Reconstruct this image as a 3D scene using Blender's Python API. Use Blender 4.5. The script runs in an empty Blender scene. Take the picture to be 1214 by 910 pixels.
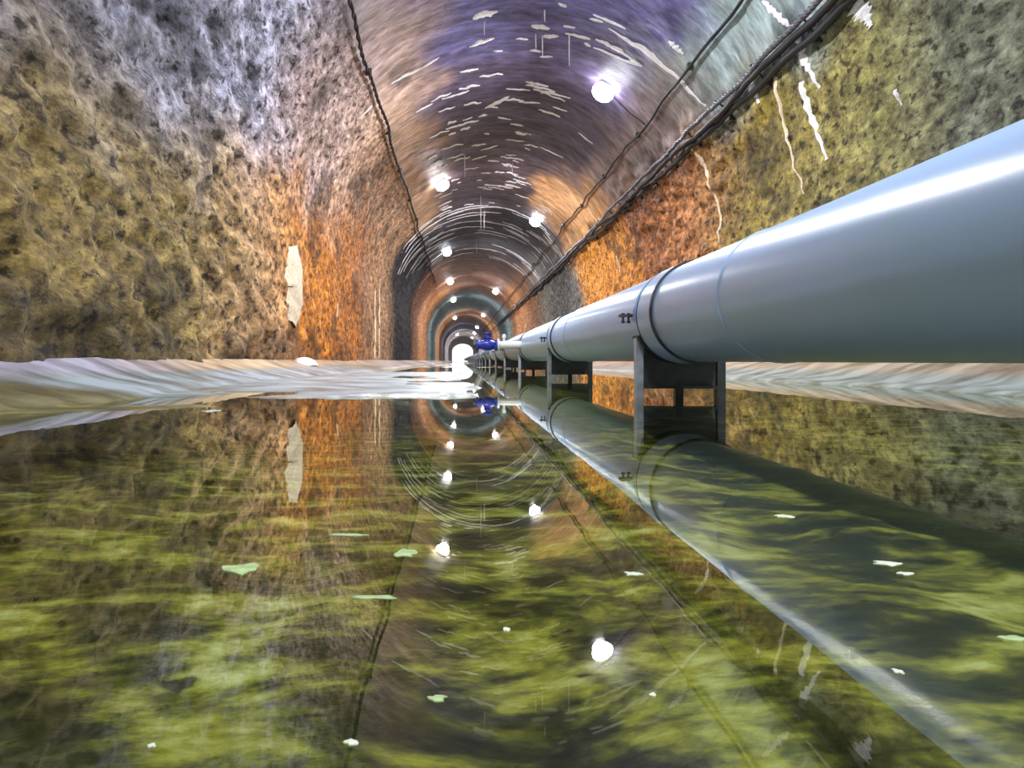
import bpy, math, random
import numpy as np
from mathutils import Vector, Matrix

random.seed(7)
scene = bpy.context.scene
col = scene.collection

# ------------------------------------------------------------------ camera, world, exposure
FPX, VX, VY, WPX, HPX = 850.0, 545.0, 427.3, 1214.0, 910.0
HC = 0.2025                                    # eye height above the water, water lies at z = 0
cam_d = bpy.data.cameras.new('camera')
cam = bpy.data.objects.new('camera', cam_d)
col.objects.link(cam)
cam.location = (0, 0, HC)
cam.rotation_euler = (math.pi / 2, 0, 0)
cam_d.sensor_width = 36.0
cam_d.lens = FPX / WPX * 36.0
cam_d.shift_x = (WPX / 2 - VX) / WPX
cam_d.shift_y = -(HPX / 2 - VY) / WPX
cam_d.clip_start = 0.02
cam_d.clip_end = 500
scene.camera = cam

world = bpy.data.worlds.new('overcast_sky')
scene.world = world
world.use_nodes = True
world.node_tree.nodes['Background'].inputs[0].default_value = (0.93, 0.95, 1.0, 1)
world.node_tree.nodes['Background'].inputs[1].default_value = 1.3

scene.view_settings.view_transform = 'Standard'
scene.view_settings.look = 'None'
scene.view_settings.gamma = 1.0
scene.view_settings.use_curve_mapping = False
scene.view_settings.exposure = 0.15
LAMP_POWER = 330.0
LAMP_COLOR = (0.93, 0.93, 1.0)
LAMP_GLOW = 40.0

# ------------------------------------------------------------------ numpy noise
_rng = np.random.RandomState(3)
_tab = _rng.rand(4096).astype(np.float64)

def _h(ix, iy, iz):
    n = (ix * 73856093) ^ (iy * 19349663) ^ (iz * 83492791)
    n = (n ^ (n >> 13)) * 1274126177
    return _tab[(n ^ (n >> 16)) & 4095]

def vnoise(x, y, z):
    x, y, z = np.broadcast_arrays(np.asarray(x, float), np.asarray(y, float), np.asarray(z, float))
    ix, iy, iz = np.floor(x).astype(np.int64), np.floor(y).astype(np.int64), np.floor(z).astype(np.int64)
    fx, fy, fz = x - ix, y - iy, z - iz
    fx, fy, fz = [f * f * f * (f * (f * 6 - 15) + 10) for f in (fx, fy, fz)]
    r = 0
    for dx in (0, 1):
        for dy in (0, 1):
            for dz in (0, 1):
                w = (fx if dx else 1 - fx) * (fy if dy else 1 - fy) * (fz if dz else 1 - fz)
                r = r + w * _h(ix + dx, iy + dy, iz + dz)
    return r

def fbm(x, y, z=0.0, octv=4, seed=0.0, gain=0.5):
    """about -1 .. 1"""
    a, t, n = 1.0, 0.0, 0.0
    x = np.asarray(x, float) + seed * 17.31
    y = np.asarray(y, float) + seed * 9.7
    for k in range(octv):
        t = t + a * (vnoise(x * 2 ** k, y * 2 ** k, np.asarray(z, float) * 2 ** k + 5.2 * k) * 2 - 1)
        n += a
        a *= gain
    return t / n * 1.6

def sstep(a, b, x):
    t = np.clip((np.asarray(x, float) - a) / (b - a), 0, 1)
    return t * t * (3 - 2 * t)

# ------------------------------------------------------------------ tunnel profile
XL, XR = -2.52, 4.165
XC, RA = (XL + XR) / 2, (XR - XL) / 2
ZS, ZB = 2.30, -0.35
LW = ZS - ZB
LA = math.pi * RA
LTOT = 2 * LW + LA
S_CL = LW + RA * math.radians(46)              # where the left wall passes into the vault
S_CR = LW + RA * math.radians(180 - 27)

def profile(s):
    s = np.asarray(s, float)
    th = np.clip((s - LW) / RA, 0, math.pi)
    x = XC - RA * np.cos(th)
    z = ZS + RA * np.sin(th)
    z = np.where(s < LW, ZB + s, np.where(s > LW + LA, ZS - (s - LW - LA), z))
    nx, nz = np.cos(th), -np.sin(th)
    return x, z, nx, nz

def relief(s, y):
    """how far the rock stands into the tunnel"""
    s = np.asarray(s, float); y = np.asarray(y, float)
    lump = fbm(s / 0.19, y / 0.32, 0, 3, 1.0, 0.6)
    ridge = 1 - np.abs(fbm(s / 0.5, y / 0.8, 3.0, 4, 2.0, 0.55)) * 2
    big = fbm(s / 2.2, y / 2.6, 0, 3, 3.0)
    th = (s - LW) / RA
    wallness = np.clip(1 - np.minimum(sstep(0.25, 0.95, th), 1 - sstep(2.35, 2.75, th)), 0, 1)
    patch = np.where(th < 1.57, 1 - sstep(7.5, 12.5, y + 1.5 * big) * 0.72, 0.35 + 0.65 * sstep(10.0, 12.0, y + big) * (1 - sstep(15.5, 17.5, y)))
    near = 1 - sstep(24, 40, y) * 0.7
    d = big * 0.05 * near + lump * (0.010 + 0.056 * wallness * patch) + ridge * 0.018 * wallness * patch
    dd = fbm(s / 0.5, y / 0.16, 0, 3, 9.0) * 0.008 * (1 - wallness)
    return d + dd

def surf(s, y, off=0.0):
    x, z, nx, nz = profile(s)
    d = relief(s, y) + off
    return np.stack([x + nx * d, np.asarray(y, float) + 0 * x, z + nz * d], -1)

def inside(x, z):
    if x < XL or x > XR:
        return False
    if z > ZS:
        return (x - XC) ** 2 + (z - ZS) ** 2 < RA * RA
    return True

def pix2sy(px, py):
    """the point of the tunnel lining that one sees at a place of the photograph, as (s, y)"""
    a, b = (px - VX) / FPX, -(py - VY) / FPX
    lo, hi = 0.01, 400.0
    for _ in range(60):
        m = (lo + hi) / 2
        if inside(a * m, HC + b * m): lo = m
        else: hi = m
    x, z = a * lo, HC + b * lo
    if z > ZS:
        th = math.atan2(z - ZS, -(x - XC))
        s = LW + RA * th
    elif x < XC:
        s = z - ZB
    else:
        s = LTOT - (z - ZB)
    return s, lo

def ground(px, py):
    y = HC * FPX / (py - VY)
    return (px - VX) / FPX * y, y

# ------------------------------------------------------------------ materials
def new_mat(name):
    m = bpy.data.materials.new(name)
    m.use_nodes = True
    nt = m.node_tree
    b = nt.nodes['Principled BSDF']
    return m, nt, b

def N(nt, t, **kw):
    n = nt.nodes.new(t)
    for k, v in kw.items():
        if k in n.inputs: n.inputs[k].default_value = v
        else: setattr(n, k, v)
    return n

def simple(name, c, rough=0.5, metal=0.0, var=0.15, scale=12.0, bump=0.0, spec=0.5):
    m, nt, b = new_mat(name)
    tc = N(nt, 'ShaderNodeTexCoord')
    no = N(nt, 'ShaderNodeTexNoise'); no.inputs['Scale'].default_value = scale; no.inputs['Detail'].default_value = 5
    nt.links.new(tc.outputs['Object'], no.inputs['Vector'])
    r = N(nt, 'ShaderNodeValToRGB')
    r.color_ramp.elements[0].position = 0.3; r.color_ramp.elements[1].position = 0.7
    r.color_ramp.elements[0].color = tuple(max(0, v * (1 - var)) for v in c) + (1,)
    r.color_ramp.elements[1].color = tuple(min(1, v * (1 + var)) for v in c) + (1,)
    nt.links.new(no.outputs[0], r.inputs[0]); nt.links.new(r.outputs[0], b.inputs['Base Color'])
    b.inputs['Roughness'].default_value = rough; b.inputs['Metallic'].default_value = metal
    b.inputs['Specular IOR Level'].default_value = spec
    if bump:
        bp = N(nt, 'ShaderNodeBump'); bp.inputs['Strength'].default_value = bump; bp.inputs['Distance'].default_value = 0.02
        nt.links.new(no.outputs[0], bp.inputs['Height']); nt.links.new(bp.outputs[0], b.inputs['Normal'])
    return m

def math_node(nt, op, a, b=None, c=None):
    n = nt.nodes.new('ShaderNodeMath'); n.operation = op
    for i, v in enumerate((a, b, c)):
        if v is None: continue
        if isinstance(v, (int, float)): n.inputs[i].default_value = v
        else: nt.links.new(v, n.inputs[i])
    return n.outputs[0]

def rock_material(name, stretch, fine, bumpd, rough, pits, mott=1.0):
    """stained rock lining: large stains and painted lamp tint come with the surface, mottling, grain and wet gloss from noise"""
    m, nt, b = new_mat(name)
    at = N(nt, 'ShaderNodeAttribute'); at.attribute_name = 'stain_and_light'
    tc = N(nt, 'ShaderNodeTexCoord')
    mp = N(nt, 'ShaderNodeMapping'); mp.inputs['Scale'].default_value = stretch
    nt.links.new(tc.outputs['Object'], mp.inputs['Vector'])
    n1 = N(nt, 'ShaderNodeTexNoise'); n1.inputs['Scale'].default_value = fine; n1.inputs['Detail'].default_value = 10; n1.inputs['Roughness'].default_value = 0.70
    n2 = N(nt, 'ShaderNodeTexNoise'); n2.inputs['Scale'].default_value = fine * 4.5; n2.inputs['Detail'].default_value = 5
    n3 = N(nt, 'ShaderNodeTexNoise'); n3.inputs['Scale'].default_value = fine * 0.35; n3.inputs['Detail'].default_value = 6
    for n in (n1, n2, n3): nt.links.new(mp.outputs[0], n.inputs['Vector'])
    r = N(nt, 'ShaderNodeValToRGB')
    e = r.color_ramp.elements
    e[0].position = 0.34; e[0].color = (0.16, 0.13, 0.12, 1)
    e[1].position = 0.68; e[1].color = (1.75, 1.72, 1.65, 1)
    k = e.new(0.50); k.color = (0.80, 0.77, 0.74, 1)
    nt.links.new(n1.outputs[0], r.inputs[0])
    mx = N(nt, 'ShaderNodeMix', data_type='RGBA', blend_type='MULTIPLY'); mx.inputs[0].default_value = mott
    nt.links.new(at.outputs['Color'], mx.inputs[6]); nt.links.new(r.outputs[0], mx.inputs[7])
    r2 = N(nt, 'ShaderNodeValToRGB')
    r2.color_ramp.elements[0].position = 0.35; r2.color_ramp.elements[0].color = (0.72, 0.70, 0.66, 1)
    r2.color_ramp.elements[1].position = 0.65; r2.color_ramp.elements[1].color = (1.25, 1.25, 1.3, 1)
    nt.links.new(n3.outputs[0], r2.inputs[0])
    mx2 = N(nt, 'ShaderNodeMix', data_type='RGBA', blend_type='MULTIPLY'); mx2.inputs[0].default_value = 1.0
    nt.links.new(mx.outputs[2], mx2.inputs[6]); nt.links.new(r2.outputs[0], mx2.inputs[7])
    n4 = N(nt, 'ShaderNodeTexNoise'); n4.inputs['Scale'].default_value = fine * 1.3; n4.inputs['Detail'].default_value = 4; n4.inputs['Roughness'].default_value = 0.6
    mp4 = N(nt, 'ShaderNodeMapping'); mp4.inputs['Location'].default_value = (3.3, 8.1, 1.7)
    nt.links.new(mp.outputs[0], mp4.inputs['Vector']); nt.links.new(mp4.outputs[0], n4.inputs['Vector'])
    r4 = N(nt, 'ShaderNodeValToRGB')
    r4.color_ramp.elements[0].position = 0.36; r4.color_ramp.elements[0].color = (0.16, 0.14, 0.12, 1)
    r4.color_ramp.elements[1].position = 0.46; r4.color_ramp.elements[1].color = (1, 1, 1, 1)
    kk = r4.color_ramp.elements.new(0.66); kk.color = (1.05, 1.05, 1.05, 1)
    kk = r4.color_ramp.elements.new(0.74); kk.color = (1.6, 1.55, 1.5, 1)
    nt.links.new(n4.outputs[0], r4.inputs[0])
    mx4 = N(nt, 'ShaderNodeMix', data_type='RGBA', blend_type='MULTIPLY'); mx4.inputs[0].default_value = pits
    nt.links.new(mx2.outputs[2], mx4.inputs[6]); nt.links.new(r4.outputs[0], mx4.inputs[7])
    nt.links.new(mx4.outputs[2], b.inputs['Base Color'])
    h = math_node(nt, 'ADD', n1.outputs[0], math_node(nt, 'MULTIPLY', n2.outputs[0], 0.35))
    bp = N(nt, 'ShaderNodeBump'); bp.inputs['Strength'].default_value = 0.9; bp.inputs['Distance'].default_value = bumpd
    nt.links.new(h, bp.inputs['Height']); nt.links.new(bp.outputs[0], b.inputs['Normal'])
    rr = math_node(nt, 'MULTIPLY_ADD', n3.outputs[0], -0.35, rough + 0.17)
    nt.links.new(rr, b.inputs['Roughness'])
    b.inputs['Specular IOR Level'].default_value = 0.35
    return m

M = {}
M['rock'] = rock_material('stained_rock', (1, .6, 1), 8.5, 0.045, 0.75, 1.0)
M['vault'] = rock_material('stained_vault', (0.9, 2.6, 0.9), 3.0, 0.018, 0.55, 0.35, 0.6)
M['calcite'] = simple('calcite', (0.92, 0.90, 0.88), 0.55, 0, 0.2, 30, 0.5)
M['calcite_warm'] = simple('calcite_cream', (0.80, 0.66, 0.46), 0.6, 0, 0.25, 25, 0.5)
M['pipe'] = None
M['steel'] = simple('grey_steel', (0.42, 0.47, 0.52), 0.45, 0.3, 0.25, 20)
M['dark_steel'] = simple('dark_steel', (0.045, 0.05, 0.055), 0.45, 0.3, 0.3, 18)
M['black_cable'] = simple('black_cable', (0.008, 0.007, 0.008), 0.6, 0, 0.3, 30)
M['grey_cable'] = simple('grey_armoured_cable', (0.13, 0.13, 0.15), 0.4, 0.4, 0.35, 40)
M['blue'] = simple('blue_enamel', (0.015, 0.03, 0.33), 0.35, 0, 0.2, 20)
M['white_paint'] = simple('white_paint', (0.75, 0.75, 0.72), 0.4, 0, 0.1, 20)
M['housing'] = simple('lamp_housing', (0.35, 0.35, 0.37), 0.5, 0, 0.1, 20)
M['flake'] = simple('pale_green_scum', (0.26, 0.36, 0.15), 0.8, 0, 0.3, 60)
M['flake_white'] = simple('white_scum', (0.45, 0.50, 0.38), 0.8, 0, 0.2, 60)
M['concrete'] = simple('end_wall_plaster', (0.72, 0.68, 0.66), 0.7, 0, 0.15, 2)

def pipe_material():
    m, nt, b = new_mat('pale_blue_pipe_paint')
    tc = N(nt, 'ShaderNodeTexCoord')
    mp = N(nt, 'ShaderNodeMapping'); mp.inputs['Scale'].default_value = (1.0, 0.6, 1.0)
    nt.links.new(tc.outputs['Object'], mp.inputs['Vector'])
    n1 = N(nt, 'ShaderNodeTexNoise'); n1.inputs['Scale'].default_value = 2.0; n1.inputs['Detail'].default_value = 8
    nt.links.new(mp.outputs[0], n1.inputs['Vector'])
    r = N(nt, 'ShaderNodeValToRGB')
    r.color_ramp.elements[0].position = 0.32; r.color_ramp.elements[0].color = (0.38, 0.57, 0.76, 1)
    r.color_ramp.elements[1].position = 0.62; r.color_ramp.elements[1].color = (0.42, 0.60, 0.92, 1)
    nt.links.new(n1.outputs[0], r.inputs[0]); nt.links.new(r.outputs[0], b.inputs['Base Color'])
    n2 = N(nt, 'ShaderNodeTexNoise'); n2.inputs['Scale'].default_value = 14; n2.inputs['Detail'].default_value = 6
    nt.links.new(tc.outputs['Object'], n2.inputs['Vector'])
    nt.links.new(math_node(nt, 'MULTIPLY_ADD', n2.outputs[0], 0.10, 0.27), b.inputs['Roughness'])
    bp = N(nt, 'ShaderNodeBump'); bp.inputs['Strength'].default_value = 0.02; bp.inputs['Distance'].default_value = 0.004
    nt.links.new(n2.outputs[0], bp.inputs['Height']); nt.links.new(bp.outputs[0], b.inputs['Normal'])
    b.inputs['Coat Weight'].default_value = 0.12; b.inputs['Coat Roughness'].default_value = 0.12
    return m
M['pipe'] = pipe_material()

def glow_material():
    m, nt, b = new_mat('lit_lamp_globe')
    b.inputs['Base Color'].default_value = (0.9, 0.9, 0.9, 1)
    b.inputs['Emission Color'].default_value = LAMP_COLOR + (1,)
    b.inputs['Emission Strength'].default_value = LAMP_GLOW
    return m
M['glow'] = glow_material()

def bed_material():
    m, nt, b = new_mat('algae_bed_and_silt')
    at = N(nt, 'ShaderNodeAttribute'); at.attribute_name = 'silt'
    at2 = N(nt, 'ShaderNodeAttribute'); at2.attribute_name = 'stain_and_light'
    tc = N(nt, 'ShaderNodeTexCoord')
    n0 = N(nt, 'ShaderNodeTexNoise'); n0.inputs['Scale'].default_value = 8.0; n0.inputs['Detail'].default_value = 9; n0.inputs['Roughness'].default_value = 0.66; n0.inputs['Distortion'].default_value = 0.25
    n1 = N(nt, 'ShaderNodeTexNoise'); n1.inputs['Scale'].default_value = 26; n1.inputs['Detail'].default_value = 6
    mp = N(nt, 'ShaderNodeMapping'); mp.inputs['Scale'].default_value = (0.75, 1.15, 1)
    nt.links.new(tc.outputs['Object'], mp.inputs['Vector'])
    for n in (n0, n1): nt.links.new(mp.outputs[0], n.inputs['Vector'])
    f = math_node(nt, 'ADD', math_node(nt, 'MULTIPLY', n0.outputs[0], 0.8), math_node(nt, 'MULTIPLY', n1.outputs[0], 0.2))
    r = N(nt, 'ShaderNodeValToRGB')
    e = r.color_ramp.elements
    e[0].position = 0.40; e[0].color = (0.008, 0.009, 0.004, 1)
    e[1].position = 0.66; e[1].color = (0.66, 0.66, 0.36, 1)
    for p, c in ((0.46, (0.034, 0.034, 0.012)), (0.51, (0.13, 0.125, 0.026)), (0.57, (0.36, 0.335, 0.06))):
        k = e.new(p); k.color = c + (1,)
    nt.links.new(f, r.inputs[0])
    n2 = N(nt, 'ShaderNodeTexNoise'); n2.inputs['Scale'].default_value = 3.0; n2.inputs['Detail'].default_value = 8
    mp2 = N(nt, 'ShaderNodeMapping'); mp2.inputs['Scale'].default_value = (0.6, 1.6, 1)
    nt.links.new(tc.outputs['Object'], mp2.inputs['Vector']); nt.links.new(mp2.outputs[0], n2.inputs['Vector'])
    rs = N(nt, 'ShaderNodeValToRGB')
    rs.color_ramp.elements[0].position = 0.35; rs.color_ramp.elements[0].color = (0.55, 0.52, 0.48, 1)
    rs.color_ramp.elements[1].position = 0.6; rs.color_ramp.elements[1].color = (1.2, 1.2, 1.2, 1)
    nt.links.new(n2.outputs[0], rs.inputs[0])
    mx = N(nt, 'ShaderNodeMix', data_type='RGBA')
    nt.links.new(at.outputs['Fac'], mx.inputs[0]); nt.links.new(r.outputs[0], mx.inputs[6])
    ms = N(nt, 'ShaderNodeMix', data_type='RGBA', blend_type='MULTIPLY'); ms.inputs[0].default_value = 1.0
    nt.links.new(at2.outputs['Color'], ms.inputs[6]); nt.links.new(rs.outputs[0], ms.inputs[7]); nt.links.new(ms.outputs[2], mx.inputs[7])
    nt.links.new(mx.outputs[2], b.inputs['Base Color'])
    nt.links.new(math_node(nt, 'MULTIPLY_ADD', n2.outputs[0], 0.5, 0.12), b.inputs['Roughness'])
    bp = N(nt, 'ShaderNodeBump'); bp.inputs['Strength'].default_value = 0.5; bp.inputs['Distance'].default_value = 0.02
    nt.links.new(f, bp.inputs['Height']); nt.links.new(bp.outputs[0], b.inputs['Normal'])
    return m
M['bed'] = bed_material()

def water_material():
    """still water: mirror by Fresnel, the bed seen through it"""
    m = bpy.data.materials.new('still_water'); m.use_nodes = True
    nt = m.node_tree
    for n in list(nt.nodes): nt.nodes.remove(n)
    out = N(nt, 'ShaderNodeOutputMaterial')
    fr = N(nt, 'ShaderNodeFresnel'); fr.inputs['IOR'].default_value = 1.6
    tr = N(nt, 'ShaderNodeBsdfTransparent'); tr.inputs[0].default_value = (0.86, 0.93, 0.72, 1)
    gl = N(nt, 'ShaderNodeBsdfGlossy'); gl.inputs['Roughness'].default_value = 0.012; gl.inputs[0].default_value = (0.97, 1.0, 0.93, 1)
    mix = N(nt, 'ShaderNodeMixShader')
    tc = N(nt, 'ShaderNodeTexCoord')
    n1 = N(nt, 'ShaderNodeTexNoise'); n1.inputs['Scale'].default_value = 3.5; n1.inputs['Detail'].default_value = 2
    nt.links.new(tc.outputs['Object'], n1.inputs['Vector'])
    bp = N(nt, 'ShaderNodeBump'); bp.inputs['Strength'].default_value = 0.02; bp.inputs['Distance'].default_value = 0.01
    nt.links.new(n1.outputs[0], bp.inputs['Height'])
    nt.links.new(bp.outputs[0], gl.inputs['Normal']); nt.links.new(bp.outputs[0], fr.inputs['Normal'])
    nt.links.new(fr.outputs[0], mix.inputs[0]); nt.links.new(tr.outputs[0], mix.inputs[1]); nt.links.new(gl.outputs[0], mix.inputs[2])
    nt.links.new(mix.outputs[0], out.inputs[0])
    return m
M['water'] = water_material()

# ------------------------------------------------------------------ mesh helpers
class MB:
    def __init__(self): self.v, self.f = [], []
    def add(self, vs, fs):
        o = len(self.v)
        self.v += [tuple(p) for p in vs]
        self.f += [tuple(i + o for i in f) for f in fs]
        return self
    def box(self, x0, x1, y0, y1, z0, z1):
        vs = [(x, y, z) for z in (z0, z1) for y in (y0, y1) for x in (x0, x1)]
        return self.add(vs, [(0, 2, 3, 1), (4, 5, 7, 6), (0, 1, 5, 4), (2, 6, 7, 3), (0, 4, 6, 2), (1, 3, 7, 5)])
    def tube(self, path, r, n=8, caps=True, phase=0.0):
        path = [Vector(p) for p in path]
        rs = r if isinstance(r, (list, tuple)) else [r] * len(path)
        vs, fs = [], []
        for i, p in enumerate(path):
            t = (path[min(i + 1, len(path) - 1)] - path[max(i - 1, 0)]).normalized()
            up = Vector((0, 0, 1)) if abs(t.z) < 0.9 else Vector((1, 0, 0))
            a = t.cross(up).normalized(); b2 = a.cross(t).normalized()
            for k in range(n):
                an = 2 * math.pi * k / n + phase
                vs.append(p + a * (rs[i] * math.cos(an)) + b2 * (rs[i] * math.sin(an)))
        for i in range(len(path) - 1):
            for k in range(n):
                k2 = (k + 1) % n
                fs.append((i * n + k, i * n + k2, (i + 1) * n + k2, (i + 1) * n + k))
        if caps:
            fs.append(tuple(range(n - 1, -1, -1))); fs.append(tuple((len(path) - 1) * n + k for k in range(n)))
        return self.add(vs, fs)
    def lathe(self, prof, origin, axis, n=24):
        """prof: list of (radius, distance along axis)"""
        ax = Vector(axis).normalized(); o = Vector(origin)
        up = Vector((0, 0, 1)) if abs(ax.z) < 0.9 else Vector((1, 0, 0))
        a = ax.cross(up).normalized(); b2 = a.cross(ax).normalized()
        vs, fs = [], []
        for (r, d) in prof:
            for k in range(n):
                an = 2 * math.pi * k / n
                vs.append(o + ax * d + (a * math.cos(an) + b2 * math.sin(an)) * max(r, 1e-5))
        for i in range(len(prof) - 1):
            for k in range(n):
                k2 = (k + 1) % n
                fs.append((i * n + k, i * n + k2, (i + 1) * n + k2, (i + 1) * n + k))
        return self.add(vs, fs)
    def build(self, name, mat, parent=None, smooth=False, angle=None):
        me = bpy.data.meshes.new(name)
        me.from_pydata(self.v, [], self.f)
        me.validate()
        if mat is not None: me.materials.append(mat)
        if smooth:
            me.polygons.foreach_set('use_smooth', [True] * len(me.polygons))
            if angle: me.set_sharp_from_angle(angle=math.radians(angle))
        me.update()
        o = bpy.data.objects.new(name, me); col.objects.link(o)
        if parent: o.parent = parent
        return o

def tag(o, label, cat, group=None, kind=None):
    o['label'] = label
    if cat: o['category'] = cat
    if group: o['group'] = group
    if kind: o['kind'] = kind
    return o

def empty(name, loc=(0, 0, 0), rot=None):
    o = bpy.data.objects.new(name, None); col.objects.link(o)
    o.location = loc
    o.empty_display_size = 0.1
    return o

def grid_object(name, P, mat, attrs, smooth=True):
    ny, nx = P.shape[:2]
    me = bpy.data.meshes.new(name)
    idx = np.arange(ny * nx).reshape(ny, nx)
    q = np.stack([idx[:-1, :-1], idx[:-1, 1:], idx[1:, 1:], idx[1:, :-1]], -1).reshape(-1, 4)
    me.vertices.add(ny * nx); me.vertices.foreach_set('co', P.reshape(-1).astype(np.float32))
    me.loops.add(q.size); me.loops.foreach_set('vertex_index', q.reshape(-1).astype(np.int32))
    me.polygons.add(len(q)); me.polygons.foreach_set('loop_start', np.arange(0, q.size, 4, dtype=np.int32))
    me.polygons.foreach_set('use_smooth', np.ones(len(q), bool))
    me.update(calc_edges=True)
    for an, dat in attrs.items():
        if dat.ndim == 3:
            a = me.attributes.new(an, 'FLOAT_COLOR', 'POINT')
            c4 = np.concatenate([dat, np.ones(dat.shape[:2] + (1,))], -1)
            a.data.foreach_set('color', c4.reshape(-1).astype(np.float32))
        else:
            a = me.attributes.new(an, 'FLOAT', 'POINT')
            a.data.foreach_set('value', dat.reshape(-1).astype(np.float32))
    me.materials.append(mat)
    o = bpy.data.objects.new(name, me); col.objects.link(o)
    return o

# ------------------------------------------------------------------ colours of the lining: stains, depth bands, painted lamp tint
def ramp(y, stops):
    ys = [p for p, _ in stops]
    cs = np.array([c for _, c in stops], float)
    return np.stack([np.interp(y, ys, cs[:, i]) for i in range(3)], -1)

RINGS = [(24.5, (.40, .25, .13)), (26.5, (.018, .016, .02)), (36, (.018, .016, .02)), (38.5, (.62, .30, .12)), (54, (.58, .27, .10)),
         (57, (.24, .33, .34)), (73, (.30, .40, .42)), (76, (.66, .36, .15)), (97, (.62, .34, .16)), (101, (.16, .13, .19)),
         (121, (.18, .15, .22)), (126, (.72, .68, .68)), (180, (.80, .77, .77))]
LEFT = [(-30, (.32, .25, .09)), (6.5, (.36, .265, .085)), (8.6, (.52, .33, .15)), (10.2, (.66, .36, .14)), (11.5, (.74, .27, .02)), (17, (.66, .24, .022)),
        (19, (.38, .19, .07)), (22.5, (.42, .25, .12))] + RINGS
LEFT_UP = [(-30, (.38, .40, .50)), (8, (.40, .41, .53)), (10.5, (.60, .46, .44)), (13, (.72, .50, .36)), (16, (.56, .34, .18)), (22, (.50, .32, .20))] + RINGS  # near blue grey is cool lamp light painted into the wall colour
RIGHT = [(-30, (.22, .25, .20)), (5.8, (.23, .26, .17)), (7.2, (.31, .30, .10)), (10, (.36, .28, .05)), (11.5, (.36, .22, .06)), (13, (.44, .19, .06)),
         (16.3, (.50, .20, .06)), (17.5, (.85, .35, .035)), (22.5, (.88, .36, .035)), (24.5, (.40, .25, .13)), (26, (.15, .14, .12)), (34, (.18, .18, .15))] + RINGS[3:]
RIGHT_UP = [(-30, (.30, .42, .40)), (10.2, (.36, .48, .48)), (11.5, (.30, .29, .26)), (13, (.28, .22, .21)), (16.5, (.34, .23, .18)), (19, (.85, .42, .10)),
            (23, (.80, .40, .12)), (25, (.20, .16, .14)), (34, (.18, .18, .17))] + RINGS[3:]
CROWN = [(-30, (.12, .12, .30)), (10.5, (.15, .14, .35)), (12.8, (.14, .115, .22)), (16, (.085, .06, .09)), (20, (.12, .08, .10)), (23.5, (.10, .07, .09)),  # near violet includes cool lamp tint painted onto the brown purple crown
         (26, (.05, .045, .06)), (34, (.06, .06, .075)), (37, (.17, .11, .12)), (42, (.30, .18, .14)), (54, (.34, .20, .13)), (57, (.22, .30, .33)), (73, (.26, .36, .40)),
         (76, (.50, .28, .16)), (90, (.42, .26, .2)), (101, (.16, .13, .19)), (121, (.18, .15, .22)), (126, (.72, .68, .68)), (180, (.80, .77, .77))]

def stain_and_light(s, y):
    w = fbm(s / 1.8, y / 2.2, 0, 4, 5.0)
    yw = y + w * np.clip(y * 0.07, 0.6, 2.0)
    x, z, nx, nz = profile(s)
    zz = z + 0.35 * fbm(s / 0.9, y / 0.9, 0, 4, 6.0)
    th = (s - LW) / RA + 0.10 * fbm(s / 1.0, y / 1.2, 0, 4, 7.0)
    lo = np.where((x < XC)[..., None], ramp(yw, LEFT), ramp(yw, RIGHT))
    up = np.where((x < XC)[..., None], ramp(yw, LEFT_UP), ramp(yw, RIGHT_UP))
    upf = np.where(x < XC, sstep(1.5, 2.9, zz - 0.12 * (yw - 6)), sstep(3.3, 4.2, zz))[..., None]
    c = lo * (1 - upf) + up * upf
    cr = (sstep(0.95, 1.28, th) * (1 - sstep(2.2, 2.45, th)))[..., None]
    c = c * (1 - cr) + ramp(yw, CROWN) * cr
    # darker line along the foot of the walls and orange bloom on the right haunch
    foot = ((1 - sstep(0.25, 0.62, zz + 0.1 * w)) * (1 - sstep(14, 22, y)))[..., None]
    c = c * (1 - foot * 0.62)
    bloom = (sstep(1.95, 2.15, th) * (1 - sstep(2.55, 2.7, th)) * sstep(16.5, 19.5, yw) * (1 - sstep(23, 25, yw)))[..., None]
    c = c * (1 - bloom) + np.array([.82, .46, .20]) * bloom
    # dark damp blotches on both walls
    bl = sstep(0.42, 0.75, fbm(s / 0.8, y / 1.1, 0, 4, 8.0))[..., None] * (1 - cr) * (y < 25)[..., None]
    c = c * (1 - bl * 0.55)
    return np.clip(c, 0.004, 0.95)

ys = np.concatenate([np.arange(-24, 2.4, 0.4), np.arange(2.4, 14, 0.045), np.arange(14, 32, 0.10), np.arange(32, 64, 0.4), np.arange(64, 172.01, 1.2)])
def lining(name, s0, s1, mat, step, label):
    ss = np.linspace(s0, s1, int((s1 - s0) / step) + 1)
    S, Y = np.meshgrid(ss, ys)
    o = grid_object(name, surf(S, Y), mat, {'stain_and_light': stain_and_light(S, Y)})
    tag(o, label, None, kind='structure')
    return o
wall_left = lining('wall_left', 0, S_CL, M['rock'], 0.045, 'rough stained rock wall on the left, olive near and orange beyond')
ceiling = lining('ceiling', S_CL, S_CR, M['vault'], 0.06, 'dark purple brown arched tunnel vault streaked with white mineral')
wall_right = lining('wall_right', S_CR, LTOT, M['rock'], 0.05, 'olive and orange stained rock wall behind the pipe')

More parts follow.
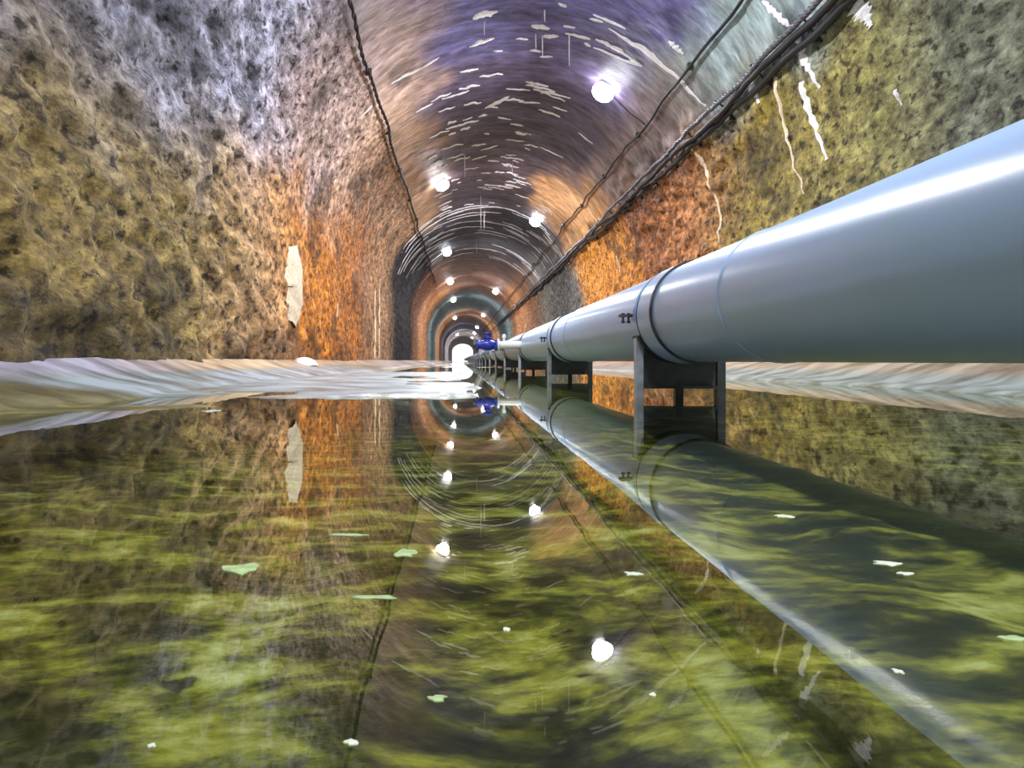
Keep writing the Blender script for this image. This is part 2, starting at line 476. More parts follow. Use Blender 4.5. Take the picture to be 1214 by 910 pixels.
# ------------------------------------------------------------------ bed, banks, water
def bed_height(x, y):
    n = fbm(x / 0.9, y / 1.3, 0, 4, 11.0)
    n2 = fbm(x / 0.16, y / 0.22, 0, 3, 12.0)
    h = -0.115 + 0.03 * n + 0.012 * n2
    # banks along both walls
    wl = 1.15 + 0.28 * fbm(0.3, y / 2.0, 0, 3, 13.0)
    t = np.clip(1 - (x - XL) / wl, 0, 1)
    bank = 0.004 + 0.215 * t ** 2.2 + 0.006 * n2 * sstep(0, .3, t)
    wr = 1.5 + 0.25 * fbm(0.7, y / 2.2, 0, 3, 14.0)
    t2 = np.clip(1 - (XR - x) / wr, 0, 1)
    bank2 = 0.030 * sstep(0, .15, t2) + 0.19 * sstep(0.35, 1.0, t2) + 0.010 * n2 * sstep(0, .3, t2)
    # silt shoal in the left half of the channel
    yn = 3.55 + 0.45 * fbm(x / 0.6, y / 1.5, 0, 5, 15.0, .6) + 0.5 * sstep(-0.2, -2.2, x) * 0
    xr = 0.15 + 0.28 * fbm(x / 0.6, y / 1.2, 0, 5, 16.0, .6)
    shoal = sstep(0, 0.5, y - yn + 0.12 * n) * (1 - sstep(12.0, 16.0, y)) * (1 - sstep(-0.12, 0.12, x - xr))
    shoal_h = 0.010 + 0.016 * n + 0.004 * n2
    # mud in front of it towards the left wall
    mud = sstep(0.0, 0.5, y - (2.35 + (x + 1.5) * 0.75)) * (1 - sstep(-0.7, 0.2, x)) * (1 - sstep(12.0, 16.0, y))
    h = np.maximum(h, -0.115 + (shoal_h + 0.115) * shoal)
    h = np.maximum(h, -0.115 + (0.114 + 0.014 * n) * mud)
    h = np.where(t > 0, np.maximum(h, -0.115 + (bank + 0.115) * sstep(0, 0.45, t)), h)
    h = np.where(t2 > 0, np.maximum(h, -0.115 + (bank2 + 0.115) * sstep(0, 0.3, t2)), h)
    # far shoals
    far = sstep(15, 22, y) * sstep(0.12, 0.4, fbm(x / 1.2, y / 5.0, 0, 3, 17.0) + 0.1)
    h = np.maximum(h, -0.115 + 0.120 * far)
    return h, shoal

xs = np.arange(XL - 0.12, XR + 0.13, 0.04)
yb = np.concatenate([np.arange(-24, 0.1, 0.5), np.arange(0.1, 6, 0.028), np.arange(6, 15, 0.07), np.arange(15, 50, 0.4), np.arange(50, 172.01, 1.5)])
X, Y = np.meshgrid(xs, yb)
H, SH = bed_height(X, Y)
silt = sstep(-0.012, 0.012, H)
def silt_and_sheen(x, y, h, sh):
    n = 0.5 + 0.5 * fbm(x / 0.7, y / 1.4, 0, 4, 19.0)
    k = lambda r, g, b: np.array([r, g, b])
    hi = sstep(0.07, 0.15, h + 0.03 * (n - .5))[..., None]
    beige = sstep(4.5, 7.0, y)[..., None]
    top = k(.46, .45, .55) * (1 - beige) + k(.62, .47, .30) * beige
    low = k(.17, .155, .07) * (1 - n[..., None] * .5) + k(.30, .27, .17) * n[..., None] * .5
    c = low * (1 - hi) + top * hi
    wet = sh[..., None] * (1 - hi)
    c = c * (1 - wet) + k(.36, .43, .46) * wet  # pale reflection off the wet film, painted into the shoal colour
    rt = sstep(1.5, 2.2, x)[..., None]
    right = k(.34, .39, .37) * (1 - hi) + k(.52, .42, .31) * hi
    c = c * (1 - rt) + right * rt
    fy = sstep(15, 20, y)[..., None]
    return c * (1 - fy) + k(.45, .38, .32) * fy
SC = silt_and_sheen(X, Y, H, SH)
floor = grid_object('floor', np.stack([X, Y, H], -1), M['bed'], {'silt': silt, 'stain_and_light': SC})
tag(floor, 'tunnel floor of pale silt banks and green algae bed under water', None, kind='structure')

water = MB().add([(XL + .14, -23.9, 0), (XR - .14, -23.9, 0), (XR - .14, 165.9, 0), (XL + .14, 165.9, 0)], [(0, 1, 2, 3)]).build('water', M['water'])
tag(water, 'still clear water mirroring the tunnel over a green algae bed', 'water', kind='stuff')

# ------------------------------------------------------------------ far end of the tunnel, and an added light block behind
mb = MB()
YE, dx0, dx1, dz = 166.0, -1.75, 3.1, 4.1
n = 20
out, inn = [], []
for k in range(n + 1):
    th = math.pi * k / n
    out.append((XC - (RA + .2) * math.cos(th), ZS + (RA + .2) * math.sin(th)))
    rx = (dx1 - dx0) / 2
    inn.append(((dx0 + dx1) / 2 - rx * math.cos(th), dz - rx * .75 + rx * .75 * math.sin(th)))
out = [(XL - .2, -.4)] + out + [(XR + .2, -.4)]
inn = [(dx0, -.4)] + inn + [(dx1, -.4)]
vs = [(x, YE, z) for x, z in out] + [(x, YE, z) for x, z in inn] + [(x, YE + .6, z) for x, z in out] + [(x, YE + .6, z) for x, z in inn]
L = len(out); fs = []
for k in range(L - 1):
    fs.append((k, k + 1, L + k + 1, L + k))
    fs.append((2 * L + k, 3 * L + k, 3 * L + k + 1, 2 * L + k + 1))
    fs.append((L + k, L + k + 1, 3 * L + k + 1, 3 * L + k))
wall_end = mb.add(vs, fs).build('wall_end', M['concrete'])
tag(wall_end, 'pale end wall of the tunnel with an arched opening to daylight', None, kind='structure')
wall_skyblock = MB().box(XL - .2, XR + .2, -24.3, -24, -.4, 5.9).build('wall_skyblock', M['concrete'])  # added unseen wall, shuts sky light out from behind
tag(wall_skyblock, 'added unseen wall keeping sky light out behind the viewer', None, kind='structure')

# ------------------------------------------------------------------ mineral deposits (parts of the lining)
def deposit(path_sy, width, mat, parent, name='calcite_streak', rag=0.35, height=0.012):
    """a ragged crust that follows the lining along path_sy"""
    n = max(5, int(len(path_sy)))
    P = np.array(path_sy, float)
    d = np.gradient(P, axis=0); d /= (np.linalg.norm(d, axis=1, keepdims=True) + 1e-9)
    nr = np.stack([-d[:, 1], d[:, 0]], -1)
    t = np.linspace(0, 1, len(P))
    w = np.asarray(width(t) if callable(width) else width * np.sqrt(np.clip(np.sin(np.pi * np.clip(t, .02, .98)), 0, 1)))
    wa = w * (1 + rag * np.array([random.uniform(-1, 1) for _ in t])) * .5
    wb = w * (1 + rag * np.array([random.uniform(-1, 1) for _ in t])) * .5
    A = P + nr * wa[:, None]; B = P - nr * wb[:, None]
    rows = [surf(A[:, 0], A[:, 1], -0.004), surf((P[:, 0] * .4 + A[:, 0] * .6), (P[:, 1] * .4 + A[:, 1] * .6), height),
            surf((P[:, 0] * .4 + B[:, 0] * .6), (P[:, 1] * .4 + B[:, 1] * .6), height), surf(B[:, 0], B[:, 1], -0.004)]
    m = len(P); V = np.concatenate(rows); F = []
    for r in range(3):
        for i in range(m - 1):
            F.append((r * m + i, r * m + i + 1, (r + 1) * m + i + 1, (r + 1) * m + i))
    return MB().add(V.tolist(), F).build(name, mat, parent, smooth=True)

def pix_path(pts, n=14):
    """polyline of photograph points laid on the lining"""
    q = np.array(pts, float)
    seg = np.concatenate([[0], np.cumsum(np.linalg.norm(np.diff(q, axis=0), axis=1))])
    tt = np.linspace(0, seg[-1], n)
    px = np.interp(tt, seg, q[:, 0]); py = np.interp(tt, seg, q[:, 1])
    return [pix2sy(a, b) for a, b in zip(px, py)]

def host(s):
    return wall_left if s < S_CL else (wall_right if s > S_CR else ceiling)

def pix_streak(pts, wpx, mat, name='calcite_streak', n=14, rag=.4, taper=None):
    pth = pix_path(pts, n)
    ym = sum(p[1] for p in pth) / n
    w = wpx * ym / FPX
    # a streak lies obliquely to the view: widen along the tunnel where the wall recedes
    sm = sum(p[0] for p in pth) / n
    wd = w * 1.3
    f = (lambda t: wd * taper(t)) if taper else wd
    return deposit(pth, f, mat, host(sm), name, rag)

tp_tail = lambda t: np.clip(1.15 - t, .25, 1)
# crown flecks seen large in the photograph: (x0, y0, x1, y1, width)
for x0, y0, x1, y1, w in [(556, 54, 586, 44, 9), (545, 84, 567, 80, 6), (584, 59, 596, 59, 3), (628, 60, 642, 61, 5), (640, 67, 655, 68, 4), (630, 29, 652, 33, 11),
                          (644, 44, 662, 43, 9), (668, 31, 682, 33, 6), (670, 40, 700, 47, 6), (692, 52, 700, 56, 5), (662, 2, 672, 7, 6), (612, 45, 626, 47, 4),
                          (523, 116, 556, 106, 3), (528, 152, 547, 146, 4), (531, 158, 540, 155, 4), (575, 126, 604, 114, 6), (577, 124, 590, 126, 5),
                          (600, 106, 628, 108, 3), (632, 107, 676, 117, 4), (623, 98, 650, 103, 6), (590, 139, 606, 142, 4), (605, 148, 620, 150, 5),
                          (612, 158, 624, 160, 5), (600, 165, 622, 167, 3), (574, 158, 580, 159, 4), (560, 189, 577, 184, 3), (578, 190, 592, 191, 5),
                          (570, 204, 582, 205, 5), (600, 183, 612, 184, 2.5), (610, 207, 616, 208, 3), (640, 175, 668, 187, 4), (570, 178, 590, 172, 3),
                          (500, 78, 520, 66, 4), (463, 99, 502, 77, 4), (428, 135, 440, 124, 4), (492, 131, 512, 121, 4), (703, 57, 762, 78, 4), (704, 15, 743, 32, 5),
                          (685, 158, 703, 170, 3), (700, 20, 716, 24, 5), (560, 20, 590, 12, 14), (548, 141, 560, 138, 3), (615, 120, 640, 123, 3), (655, 128, 672, 133, 3)]:
    pix_streak([(x0, y0), (x1, y1)], w, M['calcite'], n=9)
for pts, w in [([(722, 33), (770, 62), (805, 90), (838, 126)], 9), ([(706, 47), (735, 60), (762, 78)], 7), ([(795, 46), (812, 62)], 10), ([(905, 0), (930, 22), (940, 30)], 9)]:
    pix_streak(pts, w, M['calcite'], n=18, rag=.6)
# drips on the right wall below the cables
for pts, w, m in [([(947, 40), (960, 70), (970, 88), (977, 103)], 11, 'calcite'), ([(955, 95), (962, 125), (975, 160), (985, 190)], 8, 'calcite'),
                  ([(887, 97), (903, 122)], 10, 'calcite'), ([(1020, 0), (1038, 30)], 20, 'calcite'), ([(829, 180), (844, 210), (853, 245), (858, 288)], 5, 'calcite_warm'),
                  ([(1070, 105), (1073, 125)], 4, 'calcite'), ([(731, 303), (735, 323)], 3, 'calcite_warm'), ([(921, 90), (932, 150), (955, 230)], 4, 'calcite_warm')]:
    pix_streak(pts, w * 1.5, M[m], 'drip_streak', n=18, rag=.6, taper=tp_tail)
# pale scar and drips on the left wall
deposit(pix_path([(346, 291), (347, 310), (348, 345), (345, 384)], 18), lambda t: 1.0 * (.12 + .88 * np.sqrt(np.sin(np.pi * np.clip(t, .03, .97)))), M['calcite_warm'], wall_left, 'pale_scar', .12, .05)
for x, y0, y1, w in [(445, 345, 425, 8), (451, 330, 425, 8), (398, 360, 376, 6)]:
    pix_streak([(x, y0), (x, y1)], w, M['calcite_warm'], 'drip_streak', n=12)
# many streaks of the vault, across the tunnel
for k in range(130):
    if k < 70:
        y = random.uniform(24.5, 37.5); ln = random.uniform(.5, 2.2); w = random.uniform(.05, .12)
        s = LW + RA * math.radians(random.choice([random.uniform(35, 85), random.uniform(95, 150)]))
    else:
        y = random.uniform(13, 25); ln = random.uniform(.12, .6); w = random.uniform(.05, .16)
        s = LW + RA * math.radians(random.uniform(62, 112))
    dy = random.uniform(-.10, .10) * ln
    pth = [(s + ln * (t / 8 - .5), y + dy * (t / 8 - .5) + .03 * math.sin(t * 1.3 + k)) for t in range(9)]
    deposit(pth, w, M['calcite'], host(s), rag=.5)
# thin straws hanging from the crown
for px, y0, y1 in [(574, 24, 40), (635, 40, 58), (643, 42, 68), (674.5, 42, 79), (551, 184, 211), (607.5, 193, 208), (570, 232, 272), (574, 250, 272), (646, 10, 24), (565, 282, 300)]:
    s, y = pix2sy(px, y0)
    p = surf(np.array([s]), np.array([y]))[0]
    ln = max(.12, (y1 - y0) * y / FPX)
    MB().tube([(p[0], p[1], p[2] + .03), (p[0], p[1], p[2] - ln * .5), (p[0] + .003, p[1], p[2] - ln)], [.016, .011, .005], 6).build('stalactite', M['calcite'], ceiling, True)

# ------------------------------------------------------------------ pipeline
RP, PX, PZ = 0.25, 1.205, 0.4465
D = 3.93
pipe = empty('pipeline', (PX, 0, 0))
tag(pipe, 'long pale blue grey steel water pipe running down the tunnel', 'pipe')
def ring_prof(r0, r1, ya, yb, bev=.006):
    return [(r0, ya), (r1 - bev, ya), (r1, ya + bev), (r1, yb - bev), (r1 - bev, yb), (r0, yb)]
sec = None
YK = [-D * 2 + 3.70 - D + k * D for k in range(0, 45)]
for k in range(0, 42):
    y0 = YK[k]
    if sec is None:
        sec = MB().lathe([(RP - .012, 0), (RP, 0.002), (RP, D * .35), (RP, D * .7), (RP, D - .002), (RP - .012, D)], (0, 0, 0), (0, 1, 0), 64).build('pipe_section', M['pipe'], pipe, True, 40)
        o = sec
    else:
        o = sec.copy(); col.objects.link(o); o.parent = pipe
    o.location = (0, y0, PZ)
cpl = weld = None
for k in range(1, 42):
    y0 = YK[k]
    if cpl is None:
        cpl = MB().lathe(ring_prof(RP - .005, RP + .011, -.13, .13), (0, 0, 0), (0, 1, 0), 64).build('coupling_sleeve', M['pipe'], pipe, True, 30)
        weld = MB().lathe([(RP - .004, -.012), (RP + .004, -.006), (RP + .005, 0), (RP + .004, .006), (RP - .004, .012)], (0, 0, 0), (0, 1, 0), 48).build('weld_bead', M['pipe'], pipe, True)
        c, w = cpl, weld
        gask = MB()
        for yy in (-.134, .134): gask.lathe([(RP - .004, yy - .006), (RP + .013, yy - .005), (RP + .013, yy + .005), (RP - .004, yy + .006)], (0, 0, 0), (0, 1, 0), 64)
        gk = gask.build('gasket', M['dark_steel'], cpl, True, 40)
    else:
        c = cpl.copy(); col.objects.link(c); c.parent = pipe
        w = weld.copy(); col.objects.link(w); w.parent = pipe
        g2 = gk.copy(); col.objects.link(g2); g2.parent = c
    c.location = (0, y0, PZ); w.location = (0, y0 - 1.04, PZ)

# supports
def make_support():
    t = empty('pipe_support')
    # left flat bar, centre leg, right leg; the cross web with its cradle cut to the pipe
    MB().box(-.238, -.200, -.03, .03, -.14, .325).build('leg', M['steel'], t)
    MB().box(-.010, .034, .02, .06, -.14, .07).build('leg', M['dark_steel'], t)
    MB().box(.205, .250, -.03, .03, -.14, .30).build('leg', M['dark_steel'], t)
    m = MB(); n = 24; vs = []
    for yy in (-.012, .012):
        for k in range(n + 1):
            x = -.20 + .405 * k / n
            zt = PZ - math.sqrt(max((RP + .004) ** 2 - x * x, 0)) if abs(x) < RP else PZ
            vs.append((x, yy, min(zt, .32)))
        for k in range(n + 1):
            vs.append((-.20 + .405 * k / n, yy, .062))
    q = n + 1; fs = []
    for k in range(n):
        fs.append((q + k, q + k + 1, k + 1, k))
        fs.append((2 * q + k, 2 * q + k + 1, 3 * q + k + 1, 3 * q + k))
        fs.append((k, k + 1, 2 * q + k + 1, 2 * q + k))
        fs.append((q + k + 1, q + k, 3 * q + k, 3 * q + k + 1))
    m.add(vs, fs).build('cross_web', M['dark_steel'], t)
    # cradle flange that carries the pipe
    vs, fs = [], []
    for k in range(25):
        an = math.radians(205 + 130 * k / 24)
        for yy in (-.07, .07):
            for r in (RP + .001, RP + .014):
                vs.append((r * math.cos(an), yy, PZ + r * math.sin(an)))
    for k in range(24):
        a, b = 4 * k, 4 * k + 4
        fs += [(a, a + 2, b + 2, b), (a + 1, b + 1, b + 3, a + 3), (a, b, b + 1, a + 1), (a + 2, a + 3, b + 3, b + 2)]
    MB().add(vs, fs).build('cradle', M['dark_steel'], t, True, 40)
    MB().box(-.20, .205, -.05, .05, .050, .064).build('cross_beam', M['dark_steel'], t)
    # hold-down strap
    vs, fs = [], []
    for k in range(37):
        an = math.radians(-5 + 190 * k / 36)
        for yy in (-.022, .022):
            for r in (RP + .001, RP + .007):
                vs.append((r * math.cos(an), yy, PZ + r * math.sin(an)))
    for k in range(36):
        a, b = 4 * k, 4 * k + 4
        fs += [(a, a + 2, b + 2, b), (a + 1, b + 1, b + 3, a + 3), (a, b, b + 1, a + 1), (a + 2, a + 3, b + 3, b + 2)]
    MB().add(vs, fs).build('strap', M['pipe'], t, True, 40)
    for sx in (-1, 1):
        xa, xb = sorted((sx * (RP + .001), sx * (RP + .075)))
        lg = MB().box(xa, xb, -.022, .022, PZ - .004, PZ + .010).build('lug', M['dark_steel'], t)
        for bx in (.025, .055):
            MB().tube([(sx * (RP + bx), 0, PZ - .036), (sx * (RP + bx), 0, PZ + .018)], .006, 8).tube([(sx * (RP + bx), 0, PZ + .006), (sx * (RP + bx), 0, PZ + .016)], .011, 6) \
                .tube([(sx * (RP + bx), 0, PZ - .038), (sx * (RP + bx), 0, PZ - .026)], .011, 6).build('bolt', M['dark_steel'], lg)
    return t

def copy_tree(o, parent=None):
    c = o.copy(); col.objects.link(c); c.parent = parent
    for ch in list(o.children): copy_tree(ch, c)
    return c
ORD = ['nearest'] + [w + ' nearest' for w in 'second third fourth fifth sixth seventh eighth ninth tenth'.split()]
sup0 = make_support()
for k in range(1, 23):
    t = sup0 if k == 1 else copy_tree(sup0)
    t.location = (PX, 3.93 + (k - 1) * D + .02, 0)
    if k <= 10:
        tag(t, '%s dark steel saddle support with three legs under the pipe' % ORD[k - 1], 'pipe support', 'steel supports under the pipe')
    else:
        tag(t, 'small distant saddle support under the pipe beyond the blue valve', 'pipe support', 'steel supports under the pipe')

# branch with blue valve
YV = 11.25
br = empty('branch_pipe', (PX - RP, YV, PZ))
tag(br, 'short white branch stub on the left side of the pipe', 'pipe')
MB().lathe([(.0, .03), (.058, .03), (.058, -.335), (.0, -.335)], (0, 0, 0), (1, 0, 0), 24).build('stub', M['white_paint'], br, True, 40)
MB().lathe(ring_prof(.03, .095, -.365, -.335), (0, 0, 0), (1, 0, 0), 24).build('flange', M['white_paint'], br, True, 30)
MB().lathe([(0.02, 0), (.022, .06), (.03, .06), (.03, .10), (.018, .12), (0, .125)], (-.26, 0, .05), (0, 0, 1), 12).build('air_vent', M['white_paint'], br, True, 40)
va = empty('gate_valve', (PX - RP - .365, YV, PZ))
tag(va, 'blue gate valve bolted to the white branch stub', 'valve')
MB().lathe([(.06, 0), (.065, -.05), (.085, -.10), (.09, -.15), (.085, -.2), (.065, -.25), (.06, -.30)], (0, 0, 0), (1, 0, 0), 24).build('body', M['blue'], va, True)
fl = []
for x in (-.0005, -.300):
    f = MB().lathe(ring_prof(.0, .095, x - .028, x), (0, 0, 0), (1, 0, 0), 24).build('flange', M['blue'], va, True, 30)
    for k in range(6):
        an = math.radians(30 + 60 * k)
        MB().tube([(x - .045, .075 * math.cos(an), .075 * math.sin(an)), (x - .028, .075 * math.cos(an), .075 * math.sin(an))], .010, 6).build('bolt', M['dark_steel'], f)
MB().lathe([(.06, .06), (.055, .10), (.07, .105), (.07, .12), (.03, .13), (.022, .17), (0, .17)], (-.155, 0, 0), (0, 0, 1), 16).build('bonnet', M['blue'], va, True, 40)
hw = MB()
hw.tube([(-.155 + .085 * math.cos(2 * math.pi * k / 20), .085 * math.sin(2 * math.pi * k / 20), .185) for k in range(21)], .010, 6)
for k in range(3):
    an = math.pi * k / 3
    hw.tube([(-.155 - .085 * math.cos(an), -.085 * math.sin(an), .185), (-.155 + .085 * math.cos(an), .085 * math.sin(an), .185)], .007, 6)
hw.tube([(-.155, 0, .16), (-.155, 0, .20)], .015, 8).build('handwheel', M['blue'], va, True, 50)
MB().lathe([(.0, -.375), (.05, -.375), (.05, -.3285), (.0, -.3285)], (0, 0, 0), (1, 0, 0), 16).build('end_plug', M['dark_steel'], va, True, 40)

# ------------------------------------------------------------------ lamps
lamp_proto = {}
def lamp(px, py, s=None, y=None, label='', group='', cord=None):
    if s is None: s, y = pix2sy(px, py)
    p = surf(np.array([s]), np.array([y]))[0]
    _, _, nx, nz = profile(np.array([s]))
    nrm = Vector((float(nx[0]), 0, float(nz[0])))
    t = empty('bulkhead_lamp', tuple(p))
    t.rotation_euler = nrm.to_track_quat('Z', 'Y').to_euler()
    tag(t, label, 'lamp', group)
    if not lamp_proto:
        lamp_proto['b'] = MB().lathe([(0, -.03), (.17, -.03), (.17, .03), (.15, .05), (0, .05)], (0, 0, 0), (0, 0, 1), 24).build('base', M['housing'], t, True, 40)
        lamp_proto['g'] = MB().lathe([(.15, .05), (.19, .09), (.20, .14), (.18, .20), (.12, .25), (.06, .27), (0, .275)], (0, 0, 0), (0, 0, 1), 24).build('globe', M['glow'], t, True)
        g = MB()
        g.tube([(.158 * math.cos(2 * math.pi * k / 24), .158 * math.sin(2 * math.pi * k / 24), .062) for k in range(25)], .010, 6, False)
        lamp_proto['r'] = g.build('rim', M['housing'], t, True)
    else:
        for q in ('b', 'g', 'r'):
            o = lamp_proto[q].copy(); col.objects.link(o); o.parent = t
    ld = bpy.data.lights.new('lamp_light', 'AREA'); ld.shape = 'DISK'; ld.size = .22
    ld.energy = LAMP_POWER; ld.color = LAMP_COLOR
    lo = bpy.data.objects.new('lamp_light', ld); col.objects.link(lo); lo.parent = t
    lo.location = (0, 0, .285); lo.rotation_euler = (math.pi, 0, 0)
    if cord:
        s2 = cord
        pts = [surf(np.array([s + (s2 - s) * q]), np.array([y + .15 * math.sin(q * 3.1)]), .03)[0] for q in np.linspace(.05, 1, 12)]
        mi = Matrix.LocRotScale(Vector(p), t.rotation_euler, None).inverted()
        MB().tube([mi @ Vector(q) for q in pts], .010, 6).build('cord', M['black_cable'], t, True)
    return s, y

S_THIN = pix2sy(720, 205)[0]
S_BUN = pix2sy(772, 208)[0]
S_LEFT = pix2sy(455, 145)[0]
RG, LG = 'lamps along the right of the vault', 'lamps along the left of the crown'
sR, y0R = lamp(719, 103, label='largest round lit lamp on the right side of the vault', group=RG, cord=S_THIN)
lamp(636, 260, label='second largest lit lamp on the right side of the vault', group=RG, cord=S_THIN)
lamp(588.4, 344, label='third lit lamp along the right side of the vault, small', group=RG)
lamp(573.5, 372.5, label='fourth lit lamp along the right side of the vault, tiny', group=RG)
lamp(566, 387, label='farthest visible lit lamp on the right side of the vault', group=RG)
sL, y0L = lamp(522, 214, label='largest lit lamp near the crown, left of the middle', group=LG)
lamp(529.5, 297, label='second lit lamp along the left of the crown, in the dark ring', group=LG)
lamp(533, 332, label='third lit lamp along the left of the crown, in the orange ring', group=LG)
lamp(537, 354, label='fourth lit lamp along the left of the crown, in the blue grey ring', group=LG)
lamp(539, 375.7, label='farthest visible lit lamp along the left of the crown', group=LG)
# the rows go on over and behind the viewer
DYL = 12.4
lamp(0, 0, sL, y0L - DYL, 'lit lamp of the left row just above the picture', LG)
lamp(0, 0, sR, y0R - DYL, 'lit lamp of the right row overhead of the viewer', RG)
lamp(0, 0, sL, y0L - 2 * DYL, 'lit lamp of the left row behind the viewer', LG)
lamp(0, 0, sR, y0R - 2 * DYL, 'lit lamp of the right row behind the viewer', RG)
for k, yy in enumerate((125, 138, 150)):
    lamp(0, 0, sL if k % 2 else sR, yy, ('first', 'middle', 'last')[k] + ' of three tiny lamps at the bright tunnel end', 'lamps at the far end')

# ------------------------------------------------------------------ cables
def cable_path(s, y0, y1, off, dy, wob, seed, strand=None):
    yy = np.concatenate([np.arange(y0, min(y1, 40), dy), np.arange(40, y1, dy * 4)])
    ds = wob * fbm(yy / 1.6, np.full_like(yy, seed), 0, 3, seed)
    sag = 0.02 * np.abs(np.sin(yy * math.pi / 3.0))
    p = surf(s + ds, yy, off + sag)
    if strand is not None:
        _, _, nx, nz = profile(np.array([s]))
        r, ph, pitch = strand
        an = (ph + yy / pitch * 2 * math.pi)[:, None]
        p = p + np.array([-nz[0], 0, nx[0]]) * r * np.cos(an) + np.array([nx[0], 0, nz[0]]) * r * np.sin(an)
    return [tuple(q) for q in p.tolist()]

cl = empty('power_cable', (0, 0, 0))
tag(cl, 'black twisted cable along the left side of the vault', 'cable')
for ph in (0, math.pi):
    MB().tube(cable_path(S_LEFT, 2, 44, .055, .07, .06, 21, (.016, ph, .55)), .018, 6).build('strand', M['black_cable'], cl, True)
for k in range(12):
    yy = 8.2 + k * 3.0
    p = surf(np.array([S_LEFT + .06 * float(fbm(yy / 1.6, 21, 0, 3, 21))]), np.array([yy]), .04)[0]
    MB().box(p[0] - .05, p[0] + .05, yy - .03, yy + .03, p[2] - .03, p[2] + .07).build('clip', M['dark_steel'], cl)

thin = empty('lamp_feed_cable', (0, 0, 0))
tag(thin, 'thin black cable on the right of the vault feeding the lamps', 'cable')
MB().tube(cable_path(S_THIN, 2, 130, .05, .12, .07, 22), .023, 6).build('strand', M['black_cable'], thin, True)
for k in range(10):
    yy = 10.3 + k * 3.1
    p = surf(np.array([S_THIN + .07 * float(fbm(yy / 1.6, 22, 0, 3, 22))]), np.array([yy]), .04)[0]
    MB().box(p[0] - .04, p[0] + .04, yy - .035, yy + .035, p[2] - .03, p[2] + .06).build('clip', M['dark_steel'], thin)

ca = MB()
c1 = empty('armoured_cable'); tag(c1, 'grey ribbed armoured cable, upper one of the right hand bundle', 'cable')
for ph in (0, 2 * math.pi / 3, 4 * math.pi / 3):
    MB().tube(cable_path(S_BUN - .05, 2, 70, .12, .05, .04, 23, (.017, ph, .28)), .021, 6).build('strand', M['grey_cable'], c1, True)
c2 = MB().tube(cable_path(S_BUN + .07, 2, 130, .11, .12, .05, 24), .042, 8).build('heavy_cable', M['black_cable'], None, True)  # lower cables drawn thicker and blacker to take in the bundle's shadow
tag(c2, 'thick black cable directly below the grey armoured cable', 'cable')
c3 = MB().tube(cable_path(S_BUN + .16, 2, 70, .06, .12, .06, 25), .042, 8).build('heavy_cable', M['black_cable'], None, True)  # widened likewise for the shadow under the bundle
tag(c3, 'lowest black cable of the right hand bundle against the rock', 'cable')
for k in range(26):
    yy = 6.4 + k * 1.25
    t = empty('cable_bracket', tuple(surf(np.array([S_BUN + .03]), np.array([yy]))[0]))
    tag(t, (ORD[k] + ' dark bracket carrying the right hand cable bundle') if k < 10 else 'tiny far bracket carrying the right hand cable bundle', 'bracket', 'brackets under the cable bundle')
    o = np.array(t.location)
    a = [surf(np.array([S_BUN + d]), np.array([yy]), f)[0] - o for d, f in ((.24, -.02), (.23, .02), (.02, .075), (-.07, .09), (-.10, .12))]
    MB().tube([tuple(q) for q in a], .013, 6).build('arm', M['dark_steel'], t)
    q = surf(np.array([S_BUN + .22]), np.array([yy]), .0)[0] - o
    MB().box(q[0] - .03, q[0] + .03, -.03, .03, q[2] - .05, q[2] + .05).build('wall_plate', M['dark_steel'], t)

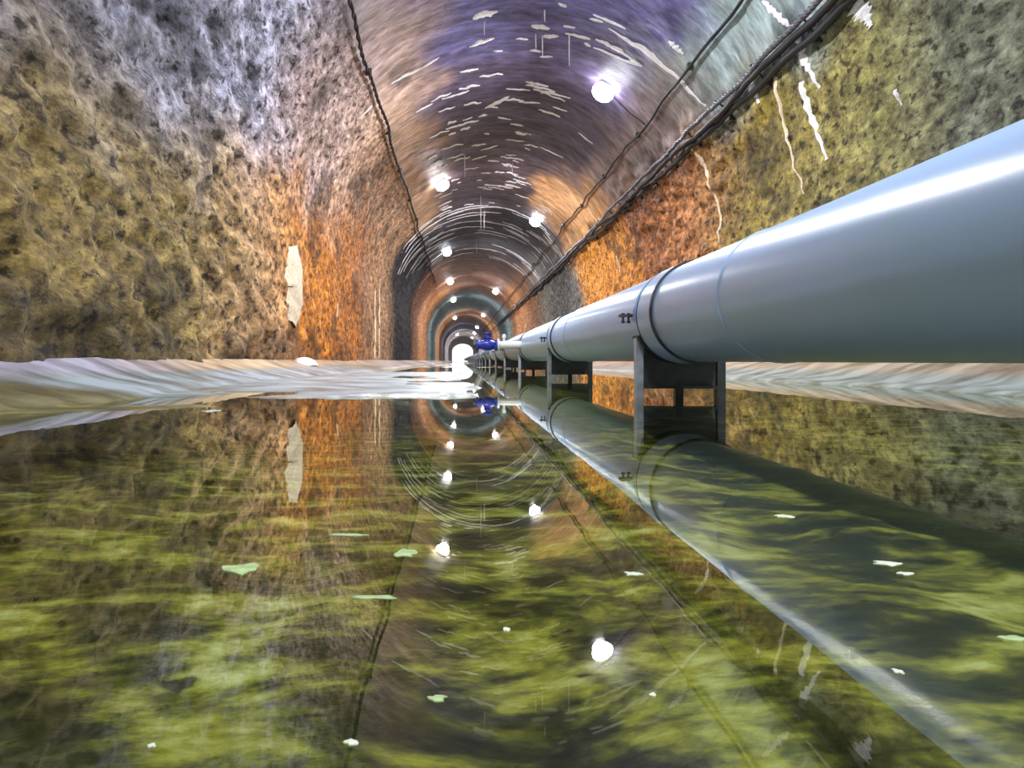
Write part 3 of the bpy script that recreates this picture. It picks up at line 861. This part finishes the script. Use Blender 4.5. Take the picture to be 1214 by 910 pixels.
# ------------------------------------------------------------------ scum flakes floating on the water
flakes = [(287, 674, 62, 14, 0, 'large pale green scum flake floating left of the middle'),
          (480, 656, 30, 10, 0, 'green scum flake beside the mirrored left lamp'),
          (1053, 668, 34, 7, 1, 'white scum flake on the mirrored pipe'),
          (1074, 680, 20, 4, 1, 'thin white sliver just below the white flake on the mirrored pipe'),
          (417, 880, 20, 7, 1, 'small whitish flake near the bottom edge of the picture'),
          (600, 746, 10, 5, 1, 'tiny white flake in the middle of the near water'),
          (518, 828, 26, 8, 0, 'pale green flake near the bottom, left of the middle'),
          (750, 680, 28, 5, 1, 'thin whitish flake at the end of the mirrored cables'),
          (412, 634, 46, 3, 0, 'long thin scum sliver on the mirrored orange wall'),
          (774, 824, 9, 6, 1, 'tiny white flake below the mirrored largest lamp'),
          (1064, 796, 14, 6, 1, 'small white flake at the edge of the mirrored pipe'),
          (440, 708, 60, 5, 0, 'long faint green scum streak under the mirrored orange wall'),
          (930, 612, 22, 4, 1, 'thin white sliver in the upper part of the mirrored pipe'),
          (1200, 757, 34, 8, 0, 'pale green flake at the right edge on the mirrored pipe'),
          (180, 884, 14, 5, 1, 'small pale flake in the bottom left corner'),
          (250, 487, 22, 3, 1, 'white scum sliver at the edge of the pale shoal')]
for px, py, wpx, hpx, mt, lab in flakes:
    x, y = ground(px, py)
    w = wpx * y / FPX
    dep = HC * FPX / (py - hpx / 2 - VY) - HC * FPX / (py + hpx / 2 - VY)
    n = 14; pts = []
    for k in range(n):
        an = 2 * math.pi * k / n
        rr = random.uniform(.5, 1.15)
        pts.append((w / 2 * rr * math.cos(an), dep / 2 * rr * math.sin(an)))
    vs = [(a, b, -.0004) for a, b in pts] + [(a * .95, b * .95, .0003) for a, b in pts] + [(0, 0, .0006)]
    fs = [tuple(range(n - 1, -1, -1))] + [(k, (k + 1) % n, n + (k + 1) % n, n + k) for k in range(n)] + [(n + k, n + (k + 1) % n, 2 * n) for k in range(n)]
    o = MB().add(vs, fs).build('scum_flake', M['flake_white' if mt else 'flake'])
    o.location = (x, y, .0005)
    tag(o, lab, 'scum flake', 'scum flakes floating on the water')

# pale mineral mound at the foot of the left wall under the scar
mb = MB(); vs = []; fs = []
nr, nk = 5, 14
for i in range(nr + 1):
    ph = math.pi / 2 * i / nr
    for k in range(nk):
        an = 2 * math.pi * k / nk
        rr = (1 + .18 * math.sin(3 * an + i)) * math.cos(ph)
        vs.append((.17 * rr * math.cos(an), .30 * rr * math.sin(an), .13 * math.sin(ph) - .03))
for i in range(nr):
    for k in range(nk):
        fs.append((i * nk + k, i * nk + (k + 1) % nk, (i + 1) * nk + (k + 1) % nk, (i + 1) * nk + k))
o = mb.add(vs, fs).build('mineral_mound', M['calcite'], None, True)
o.location = (XL + .16, 10.9, float(bed_height(np.array([XL + .16]), np.array([10.9]))[0][0]))
tag(o, 'white mineral mound at the foot of the left wall', 'mound')
